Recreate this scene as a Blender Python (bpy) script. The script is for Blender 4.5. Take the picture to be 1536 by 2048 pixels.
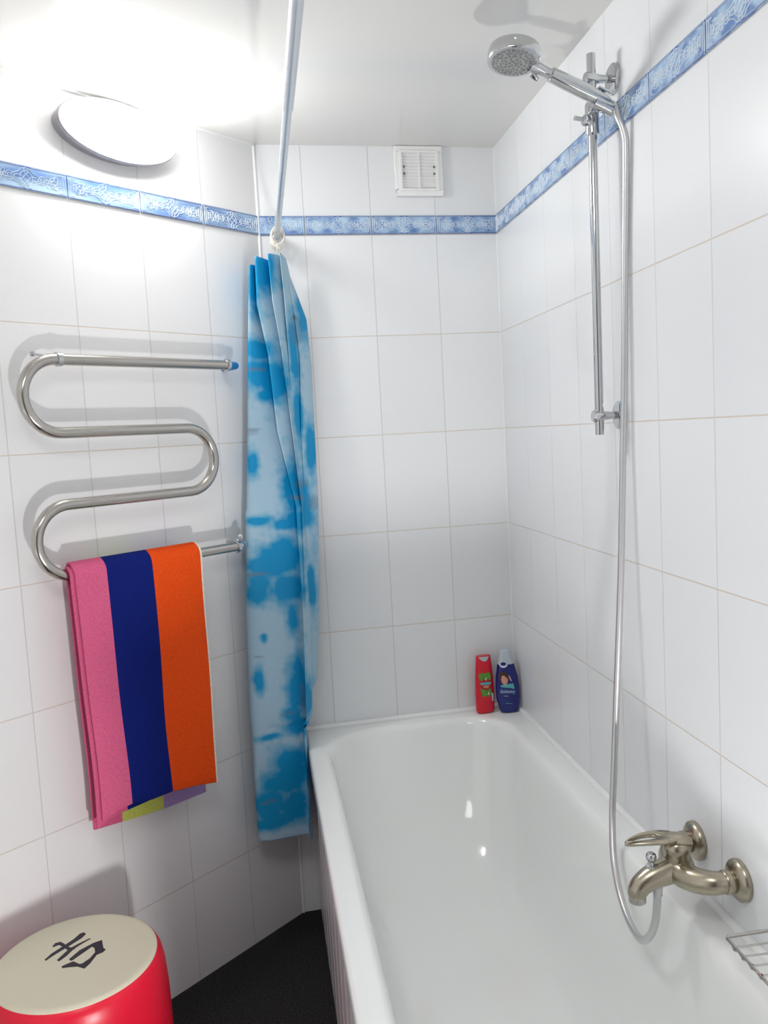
import bpy, bmesh, math, random
from mathutils import Vector, Matrix, noise
random.seed(4)
for o in list(bpy.data.objects): bpy.data.objects.remove(o)
SC = bpy.context.scene
COL = SC.collection
# ------------------------------------------------------------------ camera
CAM = Vector((-0.90010, -2.53139, 1.49142)); FPX = 1671.54
YAW, PITCH, ROLL = 0.1939, -0.0934, -0.0544
def cam_axes():
    sy, cy, sp, cp = math.sin(YAW), math.cos(YAW), math.sin(PITCH), math.cos(PITCH)
    fw = Vector((sy*cp, cy*cp, sp)); r = Vector((cy, -sy, 0)); u = r.cross(fw)
    c, s = math.cos(ROLL), math.sin(ROLL)
    return c*r + s*u, -s*r + c*u, fw
r_, u_, f_ = cam_axes()
cd = bpy.data.cameras.new('camera'); cam = bpy.data.objects.new('camera', cd); COL.objects.link(cam)
cam.matrix_world = Matrix(((r_.x, u_.x, -f_.x, CAM.x), (r_.y, u_.y, -f_.y, CAM.y), (r_.z, u_.z, -f_.z, CAM.z), (0, 0, 0, 1)))
cd.sensor_fit = 'VERTICAL'; cd.sensor_height = 24.0; cd.lens = 24.0*FPX/2048; cd.clip_start = 0.02
SC.camera = cam
# ------------------------------------------------------------------ world, exposure, lights
w = bpy.data.worlds.new('world'); SC.world = w; w.use_nodes = True
w.node_tree.nodes['Background'].inputs[0].default_value = (0.9, 0.93, 1, 1)
w.node_tree.nodes['Background'].inputs[1].default_value = 0.3
SC.view_settings.view_transform = 'Standard'; SC.view_settings.look = 'None'
SC.view_settings.gamma = 1.0; SC.view_settings.exposure = 0.0; SC.view_settings.use_curve_mapping = False
LAMP_STRENGTH = 71.0
def area_light(name, loc, target, size, power, color=(1, 1, 1)):
    d = bpy.data.lights.new(name, 'AREA'); d.shape = 'DISK'; d.size = size; d.energy = power; d.color = color
    o = bpy.data.objects.new(name, d); COL.objects.link(o); o.location = loc
    o.rotation_euler = (Vector(target)-Vector(loc)).to_track_quat('-Z', 'Y').to_euler(); return o
area_light('low_light', (-0.52, -2.40, 0.32), (-1.0, -0.5, 1.0), 0.12, 19.0, (1.0, 0.97, 0.965))
area_light('added_fill_light', (-1.0, -2.1, 2.30), (-0.9, -1.6, 0.0), 0.6, 8.5, (1.0, 0.99, 0.98))  # weak overhead fill, added to lift the lower room; no such lamp in view
# ------------------------------------------------------------------ frame of the room
H = 2.346; W = 0.731; TW = 0.2012; ZB = 2.088; BH = 0.0557
LA, RA = 0.8956, -0.0454
LO = Vector((-W, 0, 0)); LD = Vector((-math.sin(LA), -math.cos(LA), 0)); LN = Vector((math.cos(LA), -math.sin(LA), 0))
RD = Vector((math.sin(RA), -math.cos(RA), 0)); RN = Vector((-math.cos(RA), -math.sin(RA), 0))
def LP(t, off, z): return LO + LD*t + LN*off + Vector((0, 0, z))     # along / off the left wall
def RP(t, off, z): return RD*t + RN*off + Vector((0, 0, z))          # along / off the right wall
# ------------------------------------------------------------------ materials
def nt(name):
    m = bpy.data.materials.new(name); m.use_nodes = True
    return m, m.node_tree, m.node_tree.nodes['Principled BSDF']
def mat(name, col, rough=0.5, metal=0.0, bump=None, spec=0.5, var=None, coat=0, emit=None, trans=0):
    m, t, b = nt(name); N, L = t.nodes, t.links
    b.inputs['Base Color'].default_value = (*col, 1); b.inputs['Roughness'].default_value = rough
    b.inputs['Metallic'].default_value = metal; b.inputs['Specular IOR Level'].default_value = spec
    b.inputs['Coat Weight'].default_value = coat
    if trans: b.inputs['Transmission Weight'].default_value = trans
    if emit: b.inputs['Emission Color'].default_value = (*emit[0], 1); b.inputs['Emission Strength'].default_value = emit[1]
    tc = N.new('ShaderNodeTexCoord')
    if bump:
        n = N.new('ShaderNodeTexNoise'); n.inputs['Scale'].default_value = bump[0]; n.inputs['Detail'].default_value = 5
        L.new(tc.outputs['Object'], n.inputs['Vector'])
        bp = N.new('ShaderNodeBump'); bp.inputs['Strength'].default_value = bump[1]; bp.inputs['Distance'].default_value = bump[2]
        L.new(n.outputs[0], bp.inputs['Height']); L.new(bp.outputs[0], b.inputs['Normal'])
    if var:
        n = N.new('ShaderNodeTexNoise'); n.inputs['Scale'].default_value = var[0]; n.inputs['Detail'].default_value = 6
        L.new(tc.outputs['Object'], n.inputs['Vector'])
        r = N.new('ShaderNodeValToRGB'); r.color_ramp.elements[0].position = .35; r.color_ramp.elements[1].position = .65
        r.color_ramp.elements[0].color = (*[c*(1-var[1]) for c in col], 1); r.color_ramp.elements[1].color = (*[min(1, c*(1+var[1])) for c in col], 1)
        L.new(n.outputs[0], r.inputs[0]); L.new(r.outputs[0], b.inputs['Base Color'])
    return m
def tile_mat(name, u0, col=(0.765, 0.785, 0.80)):
    """glazed 20 x 30 wall tiles: UV in metres, x along the wall, y = height"""
    m, t, b = nt(name); N, L = t.nodes, t.links
    uv = N.new('ShaderNodeUVMap'); uv.uv_map = 'UVMap'
    s = N.new('ShaderNodeSeparateXYZ'); L.new(uv.outputs[0], s.inputs[0])
    def math_(op, a, bb=None, c=None):
        n = N.new('ShaderNodeMath'); n.operation = op
        for i, x in enumerate((a, bb, c)):
            if x is None: continue
            if isinstance(x, (int, float)): n.inputs[i].default_value = x
            else: L.new(x, n.inputs[i])
        return n.outputs[0]
    def line(src, off, per):                                     # distance to the nearest joint
        return math_('PINGPONG', math_('ADD', src, -off + per*40), per/2)
    dx = line(s.outputs[0], u0, TW); dy = line(s.outputs[1], ZB, 0.3)
    d = math_('MINIMUM', dx, dy)
    mr = N.new('ShaderNodeMapRange'); mr.interpolation_type = 'SMOOTHSTEP'
    mr.inputs['From Min'].default_value = .0008; mr.inputs['From Max'].default_value = .0018
    L.new(d, mr.inputs['Value'])                                  # 0 joint, 1 tile
    # tile id tint
    ix = math_('FLOOR', math_('DIVIDE', math_('ADD', s.outputs[0], -u0+TW*40), TW)); iy = math_('FLOOR', math_('DIVIDE', math_('ADD', s.outputs[1], -ZB+12), .3))
    cmb = N.new('ShaderNodeCombineXYZ'); L.new(ix, cmb.inputs[0]); L.new(iy, cmb.inputs[1])
    wn = N.new('ShaderNodeTexWhiteNoise'); L.new(cmb.outputs[0], wn.inputs['Vector'])
    tint = N.new('ShaderNodeMix'); tint.data_type = 'RGBA'
    tint.inputs[6].default_value = (*[c*.985 for c in col], 1); tint.inputs[7].default_value = (*[min(1, c*1.015) for c in col], 1)
    L.new(wn.outputs['Value'], tint.inputs[0])
    # joint colour: light beside vertical joints, warm in the horizontal ones
    gj = N.new('ShaderNodeMix'); gj.data_type = 'RGBA'
    gj.inputs[6].default_value = (.60, .595, .585, 1); gj.inputs[7].default_value = (.62, .56, .49, 1)
    L.new(math_('LESS_THAN', dy, dx), gj.inputs[0])
    mx = N.new('ShaderNodeMix'); mx.data_type = 'RGBA'
    L.new(mr.outputs[0], mx.inputs[0]); L.new(gj.outputs[2], mx.inputs[6]); L.new(tint.outputs[2], mx.inputs[7])
    L.new(mx.outputs[2], b.inputs['Base Color'])
    # embossed glaze
    nz = N.new('ShaderNodeTexNoise'); nz.inputs['Scale'].default_value = 34; nz.inputs['Detail'].default_value = 3; nz.inputs['Distortion'].default_value = 1.2
    L.new(uv.outputs[0], nz.inputs['Vector'])
    hh = math_('ADD', math_('MULTIPLY', mr.outputs[0], .8), math_('MULTIPLY', nz.outputs[0], .42))
    bp = N.new('ShaderNodeBump'); bp.inputs['Strength'].default_value = .45; bp.inputs['Distance'].default_value = .0012
    L.new(hh, bp.inputs['Height']); L.new(bp.outputs[0], b.inputs['Normal'])
    rg = math_('MULTIPLY_ADD', mr.outputs[0], -.36, .6); L.new(rg, b.inputs['Roughness'])
    b.inputs['Specular IOR Level'].default_value = .42
    return m
M = {}
M['tile_back'] = tile_mat('glazed_tile_back', 0.1932)
M['tile_right'] = tile_mat('glazed_tile_right', 0.2199)
M['tile_left'] = tile_mat('glazed_tile_left', 0.2028, (0.77, 0.77, 0.775))
M['tile_side'] = tile_mat('glazed_tile_side', 0.05)
M['ceiling'] = mat('stretch_ceiling', (0.73, 0.727, 0.70), .13, spec=.45, bump=(1.2, .05, .01))
M['floor'] = mat('dark_speckled_floor', (0.018, 0.017, 0.018), .75, bump=(260, .6, .002), var=(230, .9), spec=.25)
M['enamel'] = mat('white_enamel', (0.875, 0.895, 0.88), .09, spec=.5)
M['panel'] = mat('white_panel', (0.72, 0.70, 0.71), .25)
M['chrome'] = mat('chrome', (0.60, 0.61, 0.62), .08, 1)
M['chrome_dark'] = mat('polished_steel', (0.50, 0.475, 0.44), .17, 1)
M['nickel'] = mat('satin_nickel', (0.43, 0.385, 0.30), .27, 1, var=(9, .05))
M['hose'] = mat('silver_hose', (0.62, 0.62, 0.62), .32, .85)
M['white_plastic'] = mat('white_plastic', (0.84, 0.845, 0.84), .35)
M['white_glossy'] = mat('white_glossy', (0.85, 0.86, 0.86), .2)
M['silicone'] = mat('white_silicone', (0.86, 0.87, 0.87), .4)
M['rod'] = mat('white_rod', (0.62, 0.66, 0.70), .22, .55)
M['ring'] = mat('ivory_ring', (0.78, 0.74, 0.66), .35)
M['glow'] = mat('lit_glass', (1, 1, 1), .4, emit=((1, .985, .97), LAMP_STRENGTH))
M['lamp_rim'] = mat('grey_lamp_rim', (0.30, 0.29, 0.31), .3, .3)
M['dark'] = mat('black_gap', (0.02, 0.02, 0.025), .7)
M['red_vinyl'] = mat('red_vinyl', (0.70, 0.004, 0.03), .34, bump=(55, .12, .002))
M['cream'] = mat('cream_vinyl', (0.66, 0.62, 0.48), .5, bump=(300, .15, .001))
M['ink'] = mat('black_ink', (0.012, 0.008, 0.02), .5)
M['blue_tape'] = mat('blue_tape', (0.0, 0.16, 0.42), .5)
def cloth(name, col): return mat(name, col, .95, bump=(900, .9, .002), var=(420, .16), spec=.15)
M['pink'] = cloth('pink_terry', (0.73, 0.13, 0.27)); M['navy'] = cloth('navy_terry', (0.004, 0.014, 0.17)); M['orange'] = cloth('orange_terry', (0.90, 0.085, 0.008))
M['lime'] = cloth('lime_terry', (0.60, 0.66, 0.14)); M['lilac'] = cloth('lilac_terry', (0.42, 0.30, 0.62)); M['hem'] = cloth('white_hem', (0.85, 0.8, 0.72))
M['mesh_bg'] = None
# blue listello glaze
m, t, b = nt('blue_listello'); N, L = t.nodes, t.links
uv = N.new('ShaderNodeUVMap'); n1 = N.new('ShaderNodeTexNoise'); n1.inputs['Scale'].default_value = 28; n1.inputs['Detail'].default_value = 5; L.new(uv.outputs[0], n1.inputs['Vector'])
r = N.new('ShaderNodeValToRGB'); e = r.color_ramp.elements; e[0].position = .36; e[0].color = (.115, .215, .46, 1); e[1].position = .62; e[1].color = (.40, .56, .72, 1)
L.new(n1.outputs[0], r.inputs[0]); L.new(r.outputs[0], b.inputs['Base Color']); b.inputs['Roughness'].default_value = .22
M['listello'] = m
M['listello_line'] = mat('raised_white_line', (0.70, 0.78, 0.86), .25)
M['listello_edge'] = mat('dark_blue_edge', (0.09, 0.15, 0.36), .3)
# curtain print: attribute 'dye' 0..1 blue, 'mark' grey
m, t, b = nt('sky_print_curtain'); N, L = t.nodes, t.links
a1 = N.new('ShaderNodeAttribute'); a1.attribute_name = 'dye'; a2 = N.new('ShaderNodeAttribute'); a2.attribute_name = 'mark'
tcn = N.new('ShaderNodeTexCoord'); nn = N.new('ShaderNodeTexNoise'); nn.inputs['Scale'].default_value = 60; nn.inputs['Detail'].default_value = 6; L.new(tcn.outputs['Object'], nn.inputs['Vector'])
ad = N.new('ShaderNodeMath'); ad.operation = 'MULTIPLY_ADD'; L.new(nn.outputs[0], ad.inputs[0]); ad.inputs[1].default_value = .42; L.new(a1.outputs['Fac'], ad.inputs[2])
r = N.new('ShaderNodeValToRGB'); e = r.color_ramp.elements; e[0].position = .28; e[0].color = (.44, .64, .78, 1); e[1].position = 1.0; e[1].color = (.003, .33, .66, 1)
x = r.color_ramp.elements.new(.62); x.color = (.19, .50, .72, 1); L.new(ad.outputs[0], r.inputs[0])
mg = N.new('ShaderNodeMix'); mg.data_type = 'RGBA'; L.new(a2.outputs['Fac'], mg.inputs[0]); L.new(r.outputs[0], mg.inputs[6]); mg.inputs[7].default_value = (.17, .24, .34, 1)
L.new(mg.outputs[2], b.inputs['Base Color']); b.inputs['Roughness'].default_value = .45
b.inputs['Specular IOR Level'].default_value = .35
tr = N.new('ShaderNodeBsdfTranslucent'); L.new(mg.outputs[2], tr.inputs[0]); ms = N.new('ShaderNodeMixShader'); ms.inputs[0].default_value = .22
L.new(b.outputs[0], ms.inputs[1]); L.new(tr.outputs[0], ms.inputs[2]); L.new(ms.outputs[0], N['Material Output'].inputs[0])
M['curtain'] = m
# ------------------------------------------------------------------ object helpers
ORG = {}
def tag(o, label=None, cat=None, group=None, kind=None):
    if label: o['label'] = label
    if cat: o['category'] = cat
    if group: o['group'] = group
    if kind: o['kind'] = kind
    return o
def thing(name, loc, label, cat, group=None):
    o = bpy.data.objects.new(name, None); COL.objects.link(o); o.location = loc; o.empty_display_size = .03
    ORG[o] = Vector(loc); return tag(o, label, cat, group)
class MB:
    def __init__(s): s.v = []; s.f = []; s.m = []; s.uv = {}
    def face(s, idx, mi=0): s.f.append(tuple(idx)); s.m.append(mi)
    def grid(s, rows, closed=False, mi=0, cap0=False, cap1=False):
        base = len(s.v); n = len(rows[0])
        for r in rows: s.v.extend([Vector(p) for p in r])
        for i in range(len(rows)-1):
            for j in range(n if closed else n-1):
                a = base+i*n+j; b_ = base+i*n+(j+1) % n; s.face((a, b_, b_+n, a+n), mi(i, j) if callable(mi) else mi)
        if cap0: s.face([base+j for j in reversed(range(n))], mi if not callable(mi) else 0)
        if cap1: s.face([base+(len(rows)-1)*n+j for j in range(n)], mi if not callable(mi) else 0)
    def box(s, o, ax, ay, az, mi=0):
        o, ax, ay, az = map(Vector, (o, ax, ay, az)); b_ = len(s.v)
        for k in (0, 1):
            for (i, j) in ((0, 0), (1, 0), (1, 1), (0, 1)): s.v.append(o+ax*i+ay*j+az*k)
        for f in ((0, 3, 2, 1), (4, 5, 6, 7), (0, 1, 5, 4), (1, 2, 6, 5), (2, 3, 7, 6), (3, 0, 4, 7)): s.face([b_+q for q in f], mi)
    def tube(s, pts, rad, n=16, mi=0, squash=None, ref=None, caps=True):
        pts = [Vector(p) for p in pts]; k = len(pts)
        if not hasattr(rad, '__len__'): rad = [rad]*k
        tang = [(pts[min(i+1, k-1)]-pts[max(i-1, 0)]).normalized() for i in range(k)]
        a = Vector(ref) if ref is not None else (Vector((0, 0, 1)) if abs(tang[0].z) < .9 else Vector((1, 0, 0)))
        rows = []
        for i in range(k):
            a = (a - tang[i]*a.dot(tang[i])).normalized(); c = tang[i].cross(a); q = squash[i] if squash else 1
            rows.append([pts[i] + (a*math.cos(h)*rad[i]*q + c*math.sin(h)*rad[i]) for h in [2*math.pi*j/n for j in range(n)]])
        s.grid(rows, True, mi, caps, caps)
    def lathe(s, prof, o, axis, n=32, mi=0, sx=1, sy=1, ref=None):
        """prof = [(radius, height along axis)]"""
        o = Vector(o); axis = Vector(axis).normalized()
        a = Vector(ref) if ref is not None else (Vector((0, 0, 1)) if abs(axis.z) < .9 else Vector((1, 0, 0)))
        a = (a-axis*a.dot(axis)).normalized(); c = axis.cross(a)
        rows = [[o+axis*h+(a*math.cos(g)*r0*sx+c*math.sin(g)*r0*sy) for g in [2*math.pi*j/n for j in range(n)]] for r0, h in prof]
        s.grid(rows, True, mi, prof[0][0] > 1e-5, prof[-1][0] > 1e-5)
    def build(s, name, mats, parent=None, smooth=True, angle=40, recalc=True, uvf=None):
        org = ORG.get(parent, Vector((0, 0, 0))) if parent else Vector((0, 0, 0))
        me = bpy.data.meshes.new(name); me.from_pydata([v-org for v in s.v], [], s.f)
        if not isinstance(mats, (list, tuple)): mats = [mats]
        for m_ in mats: me.materials.append(m_)
        for p, i in zip(me.polygons, s.m): p.material_index = i; p.use_smooth = smooth
        bm = bmesh.new(); bm.from_mesh(me)
        bmesh.ops.remove_doubles(bm, verts=bm.verts, dist=1e-6)
        if recalc: bmesh.ops.recalc_face_normals(bm, faces=bm.faces)
        if smooth:
            for e_ in bm.edges:
                if len(e_.link_faces) == 2 and e_.calc_face_angle(0) > math.radians(angle): e_.smooth = False
        if uvf:
            ul = bm.loops.layers.uv.new('UVMap')
            for f in bm.faces:
                for lp in f.loops: lp[ul].uv = uvf(lp.vert.co+org)
        bm.to_mesh(me); bm.free()
        o = bpy.data.objects.new(name, me); COL.objects.link(o)
        if parent is not None:
            o.parent = parent; ORG[o] = org            # child frames coincide with the thing's base
        else: ORG[o] = Vector((0, 0, 0))
        return o
def child_fix(o): return o
def cat_rom(P, n=8, closed=False):
    P = [Vector(p) for p in P]; out = []; k = len(P)
    for i in range(k if closed else k-1):
        if closed: p0, p1, p2, p3 = P[(i-1) % k], P[i], P[(i+1) % k], P[(i+2) % k]
        else: p0, p1, p2, p3 = P[max(i-1, 0)], P[i], P[i+1], P[min(i+2, k-1)]
        for j in range(n):
            t_ = j/n; out.append(.5*((2*p1)+(p2-p0)*t_+(2*p0-5*p1+4*p2-p3)*t_*t_+(3*p1-p0-3*p2+p3)*t_**3))
    if not closed: out.append(P[-1])
    return out
def lerp(a, b_, t_): return a+(b_-a)*t_
def table(x_, T):
    if x_ <= T[0][0]: return T[0][1]
    for (a, p), (c, q) in zip(T, T[1:]):
        if x_ <= c: return p+(q-p)*(x_-a)/(c-a)
    return T[-1][1]
def bevel(o, wd, seg=2):
    md = o.modifiers.new('bevel', 'BEVEL'); md.width = wd; md.segments = seg; md.limit_method = 'ANGLE'; return o
# ================================================================== STRUCTURE
LEND = LP(1.16, 0, 0); RFRONT = RP(3.05, 0, 0); TH = .08
def wall(name, a, b_, nrm, m_, uvdir, uvo):
    mb = MB(); a, b_, nrm = Vector(a), Vector(b_), Vector(nrm)
    mb.box(a-nrm*TH, b_-a, nrm*TH, (0, 0, H))
    o = mb.build(name, m_, smooth=False, uvf=lambda p: ((p-Vector(uvo)).dot(Vector(uvdir)), p.z))
    tag(o, kind='structure'); return o
wall('wall_back', (-W-.05, 0, 0), (.02, 0, 0), (0, -1, 0), M['tile_back'], (-1, 0, 0), (0, 0, 0))
wall('wall_right', RP(-.02, 0, 0), RFRONT, RN, M['tile_right'], RD, (0, 0, 0))
wall('wall_left', LP(-.03, 0, 0), LEND, LN, M['tile_left'], LD, LO)
wall('wall_side', LEND+Vector((0, .05, 0)), (LEND.x, RFRONT.y, 0), (1, 0, 0), M['tile_side'], (0, -1, 0), LEND)
wall('wall_front', (LEND.x-.1, RFRONT.y, 0), (RFRONT.x+.05, RFRONT.y, 0), (0, 1, 0), M['tile_side'], (1, 0, 0), RFRONT)
mb = MB(); mb.box((-1.8, -3.2, -.1), (2.0, 0, 0), (0, 3.35, 0), (0, 0, .1)); tag(mb.build('floor', M['floor'], smooth=False), kind='structure')
mb = MB(); mb.box((-1.8, -3.2, H), (2.0, 0, 0), (0, 3.35, 0), (0, 0, .1)); tag(mb.build('ceiling', M['ceiling'], smooth=False), kind='structure')
# unseen door behind the camera, added so the chrome reflects something dark
mb = MB(); fy = RFRONT.y
mb.box((-1.50, fy, 0), (.78, 0, 0), (0, .035, 0), (0, 0, 2.02))
for x0, x1, z0, z1 in ((-1.42, -.80, .15, .95), (-1.42, -.80, 1.10, 1.90)):
    for a, b_, c, d in ((x0, x1, z1-.03, z1), (x0, x1, z0, z0+.03), (x0, x0+.03, z0+.03, z1-.03), (x1-.03, x1, z0+.03, z1-.03)): mb.box((a, fy+.034, c), (b_-a, 0, 0), (0, .012, 0), (0, 0, d-c))
tag(mb.build('added_door', mat('added_brown_door', (.055, .035, .028), .4), smooth=False), kind='structure')
# ---- blue relief listello, one run per wall
def ornament():
    """polylines in tile coordinates (mm, centre 0,0; tile 200 x 55)"""
    P = []
    def ell(cx, cy, rx, ry, rot=0, a0=0, a1=360, n=20):
        c, s_ = math.cos(math.radians(rot)), math.sin(math.radians(rot)); q = []
        for i in range(n+1):
            a = math.radians(a0+(a1-a0)*i/n); x_, y_ = rx*math.cos(a), ry*math.sin(a); q.append((cx+x_*c-y_*s_, cy+x_*s_+y_*c))
        P.append(q)
    ell(0, 0, 15.5, 15.5, n=24); P.append([(-8.5, 0), (-3, 5), (0, 8.5), (3, 5), (8.5, 0), (3, -5), (0, -8.5), (-3, -5), (-8.5, 0)])
    for s_ in (-1, 1):
        ell(0, s_*17, 4.6, 7.5); ell(s_*19, 0, 10, 5)
        P.append([(s_*4, 22), (s_*12, 20), (s_*17, 13), (s_*24, 10), (s_*33, 7), (s_*36, 1)])
        P.append([(s_*4, -22), (s_*12, -20), (s_*17, -13), (s_*24, -10), (s_*33, -7), (s_*36, -1)])
        ell(s_*39, 0, 9.5, 9.5); ell(s_*39, 0, 4.6, 4.6, n=12)
        ell(s_*50, 0, 7.5, 4.2, 0); ell(s_*55, 5, 4, 9, s_*25, n=16); ell(s_*55, -5, 4, 9, -s_*25, n=16)
        for (cx, cy, ro) in ((63, 7, 40), (63, -7, -40), (72, 7, -40), (72, -7, 40), (67.5, 0, 0)): ell(s_*cx, cy, 7.6, 3.4, s_*ro, n=14)
        P.append([(s_*58, 14), (s_*66, 11), (s_*72, 15), (s_*80, 12)]); P.append([(s_*58, -14), (s_*66, -11), (s_*72, -15), (s_*80, -12)])
        ell(s_*80, 0, 4, 8, 0, n=14); P.append([(s_*85, 12), (s_*85, 4), (s_*79, 0), (s_*85, -4), (s_*85, -12)])
        P.append([(s_*12, 24.2), (s_*93, 24.2)]); P.append([(s_*12, -24.2), (s_*93, -24.2)])
        P.append([(s_*97, 27), (s_*97, -27)]); P.append([(s_*91, 20), (s_*91, -20)])
        P.append([(s_*91, 20), (s_*80, 20)]); P.append([(s_*91, -20), (s_*80, -20)])
    return P
ORN = ornament()
def listello(name, fp, u0, t0, t1):
    """fp(t, off, z) point on the wall; joints at u0 + k*TW"""
    mb = MB(); z0, z1 = ZB+.001, ZB+BH-.001; D = .004
    k = math.floor((t0-u0)/TW)
    while u0+k*TW < t1:
        a, c = max(t0, u0+k*TW+.0016), min(t1, u0+(k+1)*TW-.0016)
        if c-a > .004:
            mb.box(fp(a, 0, z0), fp(c, 0, z0)-fp(a, 0, z0), fp(a, D, z0)-fp(a, 0, z0), Vector((0, 0, z1-z0)), 0)
            for zz in (z0+.0006, z1-.0036): mb.box(fp(a, D-.0005, zz), fp(c, 0, z0)-fp(a, 0, z0), fp(a, .0011, z0)-fp(a, 0, z0), Vector((0, 0, .003)), 2)
            cx, cz = u0+(k+.5)*TW, (z0+z1)/2
            for pl in ORN:
                q = [(cx+x_*.001, cz+y_*.001) for x_, y_ in pl]
                q = [p for p in q if a+.001 < p[0] < c-.001]
                if len(q) < 2: continue
                L_, R_, T_ = [], [], []
                for i, p in enumerate(q):
                    p0, p1 = q[max(i-1, 0)], q[min(i+1, len(q)-1)]; dx_, dz_ = p1[0]-p0[0], p1[1]-p0[1]; l_ = math.hypot(dx_, dz_) or 1
                    nx, nz = -dz_/l_*.00082, dx_/l_*.00082
                    L_.append(fp(p[0]+nx, D, p[1]+nz)); R_.append(fp(p[0]-nx, D, p[1]-nz)); T_.append(fp(p[0], D+.0013, p[1]))
                mb.grid([L_, T_, R_], False, 1)
        k += 1
    o = mb.build(name, [M['listello'], M['listello_line'], M['listello_edge']], smooth=False, recalc=False, uvf=lambda p: ((p.x-p.y), p.z)); tag(o, kind='structure')
listello('trim_1', lambda t_, off, z: Vector((-t_, -off, z)), .1932, .004, W-.004)
listello('trim_2', RP, .2199, .004, 2.9)
listello('trim_3', LP, .2028, .004, 1.15)
# ---- silicone beads, corner bead, floor edge
mb = MB(); mb.tube([(-W, -.001, .0), (-W, -.001, H)], .0045, 8); tag(mb.build('trim_4', M['white_glossy']), kind='structure')
mb = MB(); mb.tube([RP(0, .0, 0.3), RP(0, .0, H)], .0013, 8); tag(mb.build('trim_5', M['white_glossy']), kind='structure')
mb = MB(); mb.tube([RP(.01, .003, .5915), RP(2.9, .003, .5915)], .0095, 12); mb.tube([(0, -.004, .5915), (-.70, -.004, .5915)], .0095, 12)
tag(mb.build('trim_6', M['silicone']), kind='structure')
mb = MB(); mb.box(LP(0, 0, H-.006), LP(1.16, 0, H)-LP(0, 0, H), LN*.005, (0, 0, .006)); tag(mb.build('trim_7', M['white_plastic'], smooth=False), kind='structure')
# ================================================================== BATHTUB
tub = thing('bathtub', RP(0.85, .345, 0), 'white enamel bathtub with rounded end, built in along the right wall', 'bathtub')
def T(u, v, z): return RD*v + Vector((-u, 0, z))
ZR = .590; TV = 1.70; UW = .690
def ring(hu, hv0, hv1, cu, z, ex, n=96, u_c=None):
    """superellipse: half width hu about cu, from v=hv0 to v=hv1"""
    cv, hv = (hv0+hv1)/2, (hv1-hv0)/2; out = []
    for i in range(n):
        a = 2*math.pi*i/n; c, s_ = math.cos(a), math.sin(a)
        # superellipse measured with a common corner radius rather than a stretched one
        rc = ex; px_, pv_ = 0, 0
        x0, y0 = hu-rc, hv-rc
        # walk a rounded rectangle by angle
        dx_, dy_ = c, s_
        # support mapping: corner centre + rc * direction
        px_ = (x0 if dx_ > 0 else -x0)*min(1, abs(dx_)*9) + rc*dx_
        pv_ = (y0 if dy_ > 0 else -y0)*min(1, abs(dy_)*9) + rc*dy_
        out.append(T(cu+px_, cv+pv_, z))
    return out
# angles are refined so that the straight sides get vertices too
def rrect(u0, u1, v0, v1, rc, z, n=12, m_=14):
    pts = []
    def arc(cu, cv, a0):
        for i in range(n+1):
            a = math.radians(a0+90*i/n); pts.append((cu+rc*math.cos(a), cv+rc*math.sin(a)))
    arc(u1-rc, v1-rc, 0); arc(u0+rc, v1-rc, 90); arc(u0+rc, v0+rc, 180); arc(u1-rc, v0+rc, 270)
    # insert points on long sides
    out = []
    for i, p in enumerate(pts):
        q = pts[(i+1) % len(pts)]; out.append(p)
        if i % (n+1) == n:
            for j in range(1, m_): out.append((p[0]+(q[0]-p[0])*j/m_, p[1]+(q[1]-p[1])*j/m_))
    return [T(u, v, z) for u, v in out]
mb = MB()
prof = [  # inset, z, corner radius
    (0.000, ZR-.045, .012), (0.000, ZR-.008, .012), (0.003, ZR-.002, .014), (.010, ZR, .016)]
rows = [rrect(.003+i_, UW-i_, .006+i_, TV-i_, rc, z) for i_, z, rc in prof]
# opening: u .068 .. .628, v .060 .. 1.62
O = dict(u0=.066, u1=.640, v0=.060, v1=1.63)
def opening(d, z, rc, slope=0, dv0=0, dv1=0): return rrect(O['u0']+d, O['u1']-d, O['v0']+d+dv0, O['v1']-d-dv1, rc, z)
rows += [opening(-.006, ZR, .150), opening(.000, ZR-.002, .150), opening(.006, ZR-.007, .150), opening(.011, ZR-.018, .150), opening(.015, ZR-.035, .150),
         opening(.021, ZR-.09, .152, dv0=.012), opening(.030, ZR-.17, .155, dv0=.035), opening(.042, ZR-.25, .158, dv0=.065), opening(.056, ZR-.31, .16, dv0=.095),
         opening(.074, ZR-.352, .16, dv0=.125, dv1=.01), opening(.098, ZR-.380, .155, dv0=.155, dv1=.02), opening(.130, ZR-.396, .14, dv0=.19, dv1=.03),
         opening(.175, ZR-.403, .10, dv0=.22, dv1=.04), opening(.235, ZR-.406, .04, dv0=.25, dv1=.05), opening(.270, ZR-.407, .012, dv0=.28, dv1=.06)]
mb.grid(rows, True, 0, False, True)
mb.build('basin', M['enamel'], tub, angle=70)
# front apron with fluted ribs
mb = MB(); mb.box(T(.676, .004, 0), RD*1.69, Vector((.012, 0, 0)), (0, 0, ZR-.03))
for i in range(14):
    v = .07+i*.12; mb.box(T(.6768, v, .01), RD*.005, Vector((.003, 0, 0)), (0, 0, ZR-.05))
    mb.box(T(.6768, v+.012, .01), RD*.002, Vector((.003, 0, 0)), (0, 0, ZR-.05))
mb.build('side_panel', M['panel'], tub, smooth=False)
mb = MB(); mb.lathe([(0, .0), (.022, .0), (.024, .002), (.030, .003), (.032, .001), (.033, -.002)], T(.345, 1.40, ZR-.4065), (0, 0, 1), 24)
mb.build('drain', M['chrome'], tub)
mb = MB(); mb.lathe([(.033, -.006), (.033, .002), (.030, .005), (.012, .006), (0, .004)], T(.345, 1.585, .47), -RD, 24)
mb.build('overflow', M['chrome'], tub)
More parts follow.
